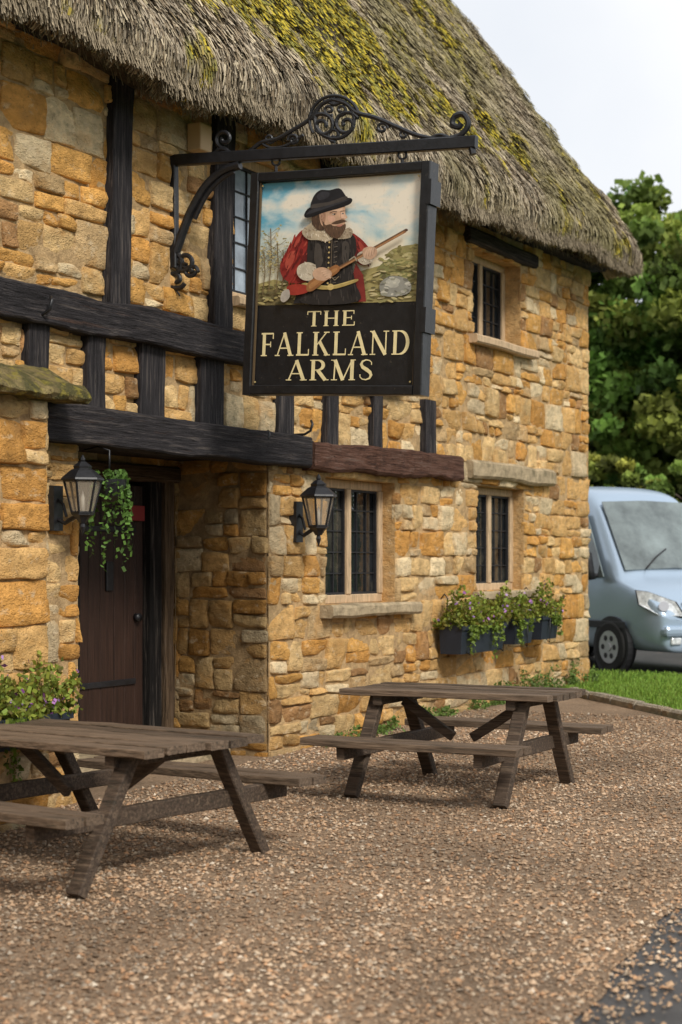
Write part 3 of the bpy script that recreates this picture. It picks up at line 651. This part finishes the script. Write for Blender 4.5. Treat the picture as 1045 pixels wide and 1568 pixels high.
text('THE',484,557,478,502);text('FALKLAND',413,640,511,548);text('ARMS',456,588,555,587)
A.make('gilt_lettering',goldm,board)
A=Acc()
for s in (409,643):
    for t in (277,590): v,f=cyl_geo((-.045,yl(s),zl(t)),(1,0,0),.007,.008,8); A.add(v,f,(.45,.35,.15))
A.make('screws',plain,board)
# ------------------------------------------------------------------ wall lanterns
lg=bpy.data.materials.new('lantern_glass');lg.use_nodes=True
nt=lg.node_tree;P=nt.nodes['Principled BSDF'];P.inputs['Base Color'].default_value=(.50,.42,.32,1);P.inputs['Roughness'].default_value=.25;P.inputs['Alpha'].default_value=.4
def lantern(x,y,z,s=1.0):
    e=empty('wall_lantern'); A=Acc();G=Acc()
    def q(p): return [(x+a*s,y+b*s,z+c*s) for a,b,c in p]
    def add(v,f): A.add([(x+p[0]*s,y+p[1]*s,z+p[2]*s) for p in v],f,(.5,)*3)
    n=6
    ring=lambda r,zz,off=0:[Vector((r*math.cos(6.283*(k+off)/n+.3),r*math.sin(6.283*(k+off)/n+.3),zz)) for k in range(n)]
    b=ring(.085,-.17);t=ring(.15,.09)
    for k in range(n):
        add(*tube_geo([b[k],t[k]],.010,6)); add(*tube_geo([t[k],t[(k+1)%n]],.013,6)); add(*tube_geo([b[k],b[(k+1)%n]],.012,6))
        j=(k+1)%n; G.add(q([b[k],b[j],t[j],t[k]]),[(0,1,2,3)],(.5,)*3)
    v,f=loft([ring(.175,.09),ring(.17,.105),ring(.10,.165),ring(.07,.18),ring(.075,.20),ring(.03,.235)]);add(v,f)
    add(*tube_geo([(0,0,.22),(0,0,.25),(0,0,.265),(0,0,.29)],[.012,.022,.018,.003],8))
    v,f=loft([ring(.03,-.25),ring(.06,-.205),ring(.09,-.185),ring(.088,-.165)]);add(v,f)
    add(*tube_geo([(0,0,-.24),(0,0,-.28),(0,0,-.30),(0,0,-.345)],[.014,.024,.018,.003],8))
    Y=-y/s
    arm=[(0,Y,-.17),(0,Y-.08,-.22),(0,Y*.55,-.25),(0,Y*.3,-.21),(0,.04,-.19)]
    add(*tube_geo(arm,.019,8)); add(*tube_geo([(0,Y,-.05),(0,Y-.05,-.04),(0,Y*.6,-.10),(0,Y*.5,-.2)],.013,8))
    add(boxv(-.06,.06,Y-.08,Y+.02,-.31,.05),BOXF)
    A.make('ironwork',iron,e)
    G.make('glass_panes',lg,e)
    v,f=tube_geo([(x,y,z-.16*s),(x,y,z-.05*s),(x,y,z+.01*s)],[.014,.014,.002],10); mk('candle_bulb',v,f,plain,e,col=(.7,.65,.55),smooth=True)
lantern(9.62,-.28,2.09,.88); lantern(13.07,-.27,2.08,1.0)
# ------------------------------------------------------------------ foliage helpers
def rndunit(n):
    a=R.randn(n,3); return a/np.linalg.norm(a,axis=1)[:,None]
def leafquads(name,c,size,cols,parent=None,mat=None):
    n=len(c); a=rndunit(n); b=np.cross(a,rndunit(n)); b/=np.linalg.norm(b,axis=1)[:,None]
    s=size*(.6+.8*R.rand(n,1)); return quads(name,c,a*s,b*s*.6,cols,mat or leafm,parent)
def planter(name,x0,x1,y0,y1,z0,z1,top,flower=True):
    e=empty(name)
    A=Acc(); i=.03
    A.add([(x0+i,y0+i,z0),(x1-i,y0+i,z0),(x1-i,y1,z0),(x0+i,y1,z0),(x0,y0,z1),(x1,y0,z1),(x1,y1,z1),(x0,y1,z1)],BOXF,(.022,.028,.04))
    A.add(boxv(x0-.01,x1+.01,y0-.012,y0+.0,z1-.04,z1+.005),BOXF,(.022,.028,.04))
    A.make('trough',goldm,e)
    m=int(1500*(x1-x0)/.6)
    cx=np.stack([x0-.07+(x1-x0+.14)*R.rand(m),y0-.06+(y1-y0+.1)*R.rand(m),np.zeros(m)],1)
    hh=np.array([mn.noise(Vector((p[0]*5,p[1]*5,1)))*1.1+.7 for p in cx]); cx[:,2]=z1-.04+(top-z1+.04)*np.clip(hh,.1,1.6)*R.rand(m)**.6
    g=np.array((.20,.28,.045))*(.3+1.2*R.rand(m,1)); g[:,0]+=.08*R.rand(m)
    leafquads('foliage',cx,.017,g,e)
    t=[];tc=[]
    for k in range(max(3,int(8*(x1-x0)))):
        a=x0+(x1-x0)*R.rand(); L=.08+.34*R.rand()**2
        for u in np.linspace(0,1,45): t.append((a+(R.rand()-.5)*.06,y0-.05+(R.rand()-.5)*.06,z1-u*L)); tc.append(np.array((.18,.26,.04))*(.4+R.rand()))
    leafquads('trailing_foliage',np.array(t),.015,np.array(tc),e)
    if flower:
        m=int(80*(x1-x0)); c=cx[R.choice(len(cx),m)].copy(); c[:,2]+=.025; c[:,1]-=.02
        leafquads('flowers',c,.016,np.array([(.30,.10,.34),(.38,.22,.5)])[R.choice(2,m)],e,plain)
    return e
def brkt(e,xs,y0,z1):
    for i,x in enumerate(xs): 
        tube('bracket_%d'%i,[(x,-.02,z1+.28),(x,-.06,z1+.33),(x,-.1,z1+.28),(x,-.06,z1-.1),(x,y0-.01,z1-.3),(x,y0-.02,z1)],.008,iron,e)
e=planter('window_box_planter',16.02,17.2,-.34,-.08,.64,.93,1.2);brkt(e,(16.2,17.1),-.34,.93)
e=planter('window_box_planter',17.5,18.05,-.34,-.08,.68,.95,1.27);brkt(e,(17.8,),-.34,.95)
e=planter('window_box_planter',18.3,18.85,-.34,-.08,.70,.97,1.24);brkt(e,(18.5,),-.34,.97)
planter('flower_trough',7.9,9.12,-.56,-.35,.40,.60,.94)
e=empty('hanging_ivy_basket'); bx,by,bz=10.02,-.22,2.13
tube('hook',[(bx,-.0,bz+.28),(bx,-.12,bz+.3),(bx,by,bz+.27),(bx,by,bz+.12)],.008,iron,e)
v,f=tube_geo([(bx,by,bz-.1),(bx,by,bz-.06),(bx,by,bz+.02),(bx,by,bz+.06)],[.03,.09,.12,.125],14); mk('basket',v,f,iron,e)
t=[];tc=[]
for k in range(30):
    a=R.rand()*6.28; L=.1+.42*R.rand()**2; ox=math.cos(a)*.12;oy=math.sin(a)*.1
    for u in np.linspace(0,1,int(L*80)): t.append((bx+ox*(1+.6*u)+(R.rand()-.5)*.035,by+oy*(1+.3*u)+(R.rand()-.5)*.035,bz+.12-.2*u**2-u*L+(R.rand()-.5)*.02)); tc.append(np.array((.13,.25,.05))*(.4+R.rand()))
leafquads('ivy',np.array(t),.015,np.array(tc),e)
t=[];tc=[]
for k in range(70):
    x=12.8+R.rand()*8 if k%2 else 17.5+R.rand()*3.3; w=.05+.1*R.rand(); hh=.06+.2*R.rand()**2*(1.6 if x>17 else .6)
    for j in range(70): t.append((x+R.randn()*w*.6,-.07-abs(R.randn())*w*.5,gz(x)+hh*R.rand()));tc.append(np.array((.14,.22,.05))*(.5+R.rand()))
leafquads('weeds',np.array(t),.014,np.array(tc))
# ------------------------------------------------------------------ picnic tables
def table(cx,cy,L,tw,rot,bs=.78,sh=.44):
    e=empty('picnic_table'); z0=gz(cx)+.01
    M4=Matrix.Translation((cx,cy,z0))@Matrix.Rotation(rot,4,'Z')
    def bm(name,p,q,w,h,col,side=None,amp=.006):
        v,f=beam_geo(p,q,w,h,amp,.12,.1,side); mk(name,[tuple(M4@Vector(a)) for a in v],f,tabm,e,col=col)
    c1=(.145,.10,.066);c2=(.09,.062,.043)
    n=6; pw=tw/n
    for i in range(n):
        x=-tw/2+pw*(i+.5); k=random.uniform(.6,1.35)
        bm('top_plank_%d'%i,(x,-L/2+random.uniform(-.015,.015),.735+random.uniform(-.005,.005)),(x,L/2,.735+random.uniform(-.005,.005)),pw-.02,.045,tuple(c*k for c in c1),(1,0,0))
    for s in(-1,1):
        for j in (0,1):
            x=s*(bs-.075+j*.15); bm('seat_plank_%d_%d'%(s,j),(x,-L/2,sh),(x,L/2,sh),.132,.05,c1,(1,0,0))
    for s in(-1,1):
        y=s*(L/2-.3)
        bm('top_bearer',(-tw/2+.04,y,.68),(tw/2-.04,y,.68),.07,.07,c2)
        bm('seat_bearer',(-bs-.1,y,sh-.07),(bs+.1,y,sh-.07),.06,.1,c2)
        for t_ in(-1,1):
            bm('leg',(t_*(tw/2-.16),y+s*.05,.70),(t_*(bs-.18),y+s*.05,-.0),.1,.07,c2,(0,1,0))
        bm('brace',(0,y-s*.05,.66),(0,y-s*.45,.40),.05,.07,c2,(1,0,0))
    return e
table(11.6,-2.30,1.66,.82,0,.86,.42)
table(8.15,-1.42,1.84,1.05,math.radians(-8),.97)
# ------------------------------------------------------------------ van
vm=M('van_paint',(.38,.48,.60),0,5,bump=0,rough=.25,metal=.3,spec=.6)
vg=M('van_glass',(.15,.18,.18),.6,1.5,bump=0,rough=.04,spec=.9)  # pale base colour stands in for bright reflections in the glass
vb=M('van_black',(.02,.02,.022),0,5,bump=0,rough=.5)
tyre=M('tyre',(.02,.02,.02),.2,5,bump=0,rough=.8); alloy=M('wheel_metal',(.5,.5,.52),0,5,bump=0,rough=.3,metal=.7)
hl=M('headlamp',(.75,.78,.8),.5,14,bump=0,rough=.08,spec=1,metal=.2)
van=empty('parked_van'); van.location=(25.40,1.57,0.01); van.rotation_euler=(0,0,math.atan2(-.801,-.594)); van.scale=(1.02,1.02,1.02)
def vsec(x,T,wd):
    B=min(1.26,T-.10); tum=.15*max(0,(T-B))/1.3
    pts=[(0,.30),(.5,.30),(.86,.31),(.95,.42),(.985,.6),(1.0,.85),(.99,B),(.985-tum*.5,(B+T)/2 if T-B>.4 else B+.03),(.985-tum-.02,T-.14 if T-B>.4 else B+.05),(.95-tum-.06,T-.05),(.72-tum*.5,T-.01),(.3,T+.015)]
    h=[(x,y*wd,z) for y,z in pts]
    return h+[(x,-y*wd,z) for (xx,y,z) in [(0,p[1]/wd,p[2]) for p in h[:0:-1]]]
st=[(-2.95,2.42,.93),(-2.9,2.58,.97),(-2.5,2.65,1),(-1.2,2.70,1),(0,2.70,1),(.75,2.67,1),(1.12,2.56,1),(1.28,2.44,.995),(1.68,1.92,.985),(2.05,1.42,.98),(2.16,1.33,.975),(2.5,1.22,.96),(2.75,1.10,.92),(2.9,.95,.86),(2.98,.82,.80)]
v,f=loft([vsec(*s) for s in st]); o=mk('body',v,f,vm,van,smooth=True); 
bv=o.modifiers.new('s','SUBSURF'); bv.levels=1;bv.render_levels=2
def vp(name,pts,m,th=.012):
    n=len(pts); a=Vector(pts[0]);nn=(Vector(pts[1])-a).cross(Vector(pts[-1])-a).normalized()
    V=[tuple(Vector(p)) for p in pts]+[tuple(Vector(p)-nn*th) for p in pts]
    F=[tuple(range(n)),tuple(range(2*n-1,n-1,-1))]+[(i,i+n,(i+1)%n+n,(i+1)%n) for i in range(n)]
    return mk(name,V,F,m,van)
vp('windscreen',[(2.06,-.83,1.44),(2.08,0,1.47),(2.06,.83,1.44),(1.33,.73,2.43),(1.31,0,2.455),(1.33,-.73,2.43)],vg,.02)
for s in(-1,1):
    y0=s*1.0; yt=s*.885
    a=[(1.80,y0*.995,1.34),(.55,y0,1.30),(.55,yt,2.26),(1.20,yt,2.26)]; b=[(.40,y0,1.30),(-1.1,y0,1.30),(-1.1,yt*.99,2.26),(.40,yt*.99,2.26)]; c=[(-1.25,y0,1.30),(-2.6,y0,1.30),(-2.6,yt*.985,2.26),(-1.25,yt*.985,2.26)]
    for i,w in enumerate((a,b,c)):
        w=[(p[0],p[1]+s*.014,p[2]) for p in w]
        vp('side_window_%d_%d'%(i,s),w if s<0 else w[::-1],vb if i else vg,.02)
    for wx in (1.95,-1.7):
        v,f=cyl_geo((wx,s*.965,.36),(0,1,0),.43,.085,32); mk('wheel_arch',v,f,vb,van)
        v,f=cyl_geo((wx,s*.92,.355),(0,1,0),.355,.24,32); o=mk('tyre',v,f,tyre,van); b_=o.modifiers.new('b','BEVEL'); b_.width=.03;b_.segments=3;b_.limit_method='ANGLE'
        v,f=cyl_geo((wx,s*1.035,.355),(0,1,0),.23,.02,24); mk('rim',v,f,alloy,van)
        for k in range(6):
            a0=k*1.047; v,f=cyl_geo((wx+.14*math.cos(a0),s*1.047,.355+.14*math.sin(a0)),(0,1,0),.04,.006,10); mk('rim_hole',v,f,vb,van)
        v,f=cyl_geo((wx,s*1.05,.355),(0,1,0),.06,.02,16); mk('hub',v,f,alloy,van)
    v,f=beam_geo((1.62,s*1.16,1.30),(1.58,s*1.20,1.68),.14,.24,.0,.1,.3,side=(0,1,0)); mk('mirror',v,f,vb,van,smooth=True)
    v,f=beam_geo((1.64,s*.96,1.36),(1.61,s*1.14,1.36),.07,.06,.0,.1,.3); mk('mirror_arm',v,f,vb,van)
    hp=[(2.975,s*.50,.80),(2.86,s*.84,.82),(2.60,s*.975,.96),(2.50,s*.955,1.15),(2.68,s*.88,1.13),(2.90,s*.60,1.00)]
    ctr=sum((Vector(p) for p in hp),Vector())/6
    vp('headlamp_surround_%d'%s,[tuple(Vector(p)+(Vector(p)-ctr)*.08+Vector((.012,s*.012,.004))) for p in hp][::(1 if s>0 else -1)],vb,.03)
    vp('headlamp_%d'%s,[tuple(Vector(p)+Vector((.028,s*.028,.01))) for p in hp][::(1 if s>0 else -1)],hl,.02)
    v,f=cyl_geo((2.88,s*.78,.94),(1,s*.6,.2),.07,.09,20); mk('headlamp_bowl',v,f,alloy,van)
    box('side_trim',-2.6,2.3,min(s*1.0,s*1.02),max(s*1.0,s*1.02),.62,.72,vb,van,.008)
    box('fog_lamp',2.86,2.99,min(s*.55,s*.72),max(s*.55,s*.72),.42,.52,hl,van,.02)
    box('door_seam',.46,.475,min(s*.99,s*1.003),max(s*.99,s*1.003),.5,1.3,vb,van)
for i in range(4): box('grille_slat_%d'%i,2.93-.02*i,3.02-.028*i,-.48,.48,.72+i*.075,.775+i*.075,vb if i%2==0 else alloy,van,.01)
box('lower_grille',2.88,3.0,-.5,.5,.38,.50,vb,van,.02); box('bumper',2.75,3.03,-.84,.84,.53,.68,vm,van,.05); box('number_plate',3.03,3.04,-.26,.26,.55,.66,plain,van,.003,col=(.75,.75,.7))
v,f=cyl_geo((2.985,0,.90),(1,0,.2),.085,.06,20); mk('badge_disc',v,f,alloy,van)
for s in(-.5,.25): tube('wiper',[(2.09,s,1.46),(1.97,s+.25,1.62),(1.87,s+.5,1.74)],.012,vb,van)
# ------------------------------------------------------------------ trees
def tree(name,x,y,h,cr,n=26000,leaf=.11,tone=(.065,.12,.025),seed=1,low=.25,ncl=150):
    rs=np.random.RandomState(seed); e=empty(name,(0,0,0)); z0=gz(x)
    P=[Vector((x,y,z0-.1)),Vector((x+.1,y,z0+h*.2)),Vector((x,y+.15,z0+h*.45)),Vector((x+.2,y,z0+h*.8))]
    tube('trunk',P,[.035*h,.027*h,.02*h,.006*h],bark,e,10)
    cl=[]
    while len(cl)<ncl:
        d=rs.randn(3);d/=np.linalg.norm(d); r=rs.rand()**.4
        q=np.array((d[0]*cr*r,d[1]*cr*r,d[2]*h*(.5-low/2)*r)); lump=1+.3*mn.noise(Vector(d*1.8)+Vector((seed,0,0)))
        cl.append(q*lump+np.array((x,y,z0+h*(low+(1-low)/2))))
    cl=np.array(cl)
    for i in range(14):
        c=cl[rs.randint(ncl)]; b=P[1].lerp(P[3],rs.rand()*.8); tube('limb_%d'%i,[b,b.lerp(Vector(c),.5)+Vector((0,0,.2)),Vector(c)],[.008*h,.005*h,.001*h],bark,e,6)
    ci=rs.randint(ncl,size=n); rad=(.05+.05*rs.rand(ncl))*h*.75
    off=rndunit(n)*(rs.rand(n,1)**.5); off[:,2]*=.75
    c=cl[ci]+off*rad[ci][:,None]
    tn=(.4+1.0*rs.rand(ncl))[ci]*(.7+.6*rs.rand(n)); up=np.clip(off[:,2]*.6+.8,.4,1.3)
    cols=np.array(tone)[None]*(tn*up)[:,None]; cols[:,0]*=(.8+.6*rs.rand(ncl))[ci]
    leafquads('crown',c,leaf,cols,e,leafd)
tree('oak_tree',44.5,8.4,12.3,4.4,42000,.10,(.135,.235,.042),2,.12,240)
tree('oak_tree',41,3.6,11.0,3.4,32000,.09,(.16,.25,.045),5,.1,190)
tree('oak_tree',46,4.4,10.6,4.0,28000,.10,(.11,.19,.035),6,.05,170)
tree('oak_tree',52,15,12,5,18000,.15,(.09,.16,.035),9,.1,130)
tree('oak_tree',50,-2,10.5,5,18000,.15,(.10,.18,.035),10,.1,130)
tree('shrub',34.5,5.1,4.2,2.0,16000,.055,(.20,.28,.05),7,.0,110)
tree('shrub',35.5,2.4,4.1,2.2,16000,.055,(.18,.26,.05),8,.0,110)
tree('shrub',33,8.5,3.6,2.4,8000,.08,(.15,.22,.04),12,.0,80)
tree('shrub',38,-1.5,4.0,2.4,8000,.08,(.15,.22,.04),13,.0,80)
n=40000; a=R.rand(n)*6.283; rr=75+R.rand(n)*14; 
top=np.array([6+3.5*mn.noise(Vector((math.cos(t)*7,math.sin(t)*7,0)))+1.5*mn.noise(Vector((math.cos(t)*25,math.sin(t)*25,4))) for t in a])
c=np.stack([10+rr*np.cos(a),rr*np.sin(a),top*R.rand(n)**.7],1)
leafquads('distant_trees',c,.65,np.array((.09,.15,.035))*(.5+.9*R.rand(n,1)),None,leafd)
n=14000; c=np.stack([-12+50*R.rand(n),-12.2+R.randn(n)*.35,.0+1.9*R.rand(n)],1)
leafquads('unseen_added_hedge',c,.07,np.array((.09,.15,.035))*(.5+.9*R.rand(n,1)),None,leafd)  # unseen, added across the road for dark window reflections and side views
# ------------------------------------------------------------------ light, world, camera
S=Vector((-.42,-.66,.66)).normalized()
w=bpy.data.worlds.new('World'); sc.world=w; w.use_nodes=True; nt=w.node_tree; N=nt.nodes;K=nt.links
bg=N['Background']; bg.inputs['Strength'].default_value=.116
sky=N.new('ShaderNodeTexSky'); sky.sky_type='NISHITA'; sky.sun_disc=False; sky.sun_elevation=math.asin(S.z); sky.sun_rotation=math.atan2(S.x,S.y)%(2*math.pi)
tc=N.new('ShaderNodeTexCoord'); nz=N.new('ShaderNodeTexNoise'); nz.inputs['Scale'].default_value=2.2; nz.inputs['Detail'].default_value=6
K.new(tc.outputs['Generated'],nz.inputs['Vector'])
rp=N.new('ShaderNodeValToRGB'); rp.color_ramp.elements[0].position=.35;rp.color_ramp.elements[0].color=(7.2,7.6,8.2,1);rp.color_ramp.elements[1].position=.62;rp.color_ramp.elements[1].color=(9.2,9.25,9.35,1)
K.new(nz.outputs['Fac'],rp.inputs[0])
mx=N.new('ShaderNodeMixRGB'); mx.inputs[0].default_value=.92; K.new(sky.outputs[0],mx.inputs[1]);K.new(rp.outputs[0],mx.inputs[2]);K.new(mx.outputs[0],bg.inputs['Color'])
l=bpy.data.lights.new('sun','SUN'); l.energy=3.1; l.angle=math.radians(14); l.color=(1,.95,.87)
lo=bpy.data.objects.new('sun',l); link(lo); lo.rotation_euler=(-S).to_track_quat('-Z','Y').to_euler()
cd=bpy.data.cameras.new('camera'); co=bpy.data.objects.new('camera',cd); link(co); sc.camera=co
co.location=(0,-7.42,1.6); co.rotation_euler=(math.radians(90),0,math.atan2(-.8836,.4683))
cd.sensor_fit='HORIZONTAL'; cd.sensor_width=24; cd.lens=59.7; cd.shift_y=.0727; cd.clip_end=2000; cd.clip_start=.1
cd.dof.use_dof=True; cd.dof.focus_distance=12.8; cd.dof.aperture_fstop=2.2
sc.view_settings.view_transform='Standard'; sc.view_settings.look='None'; sc.view_settings.exposure=0; sc.view_settings.gamma=1
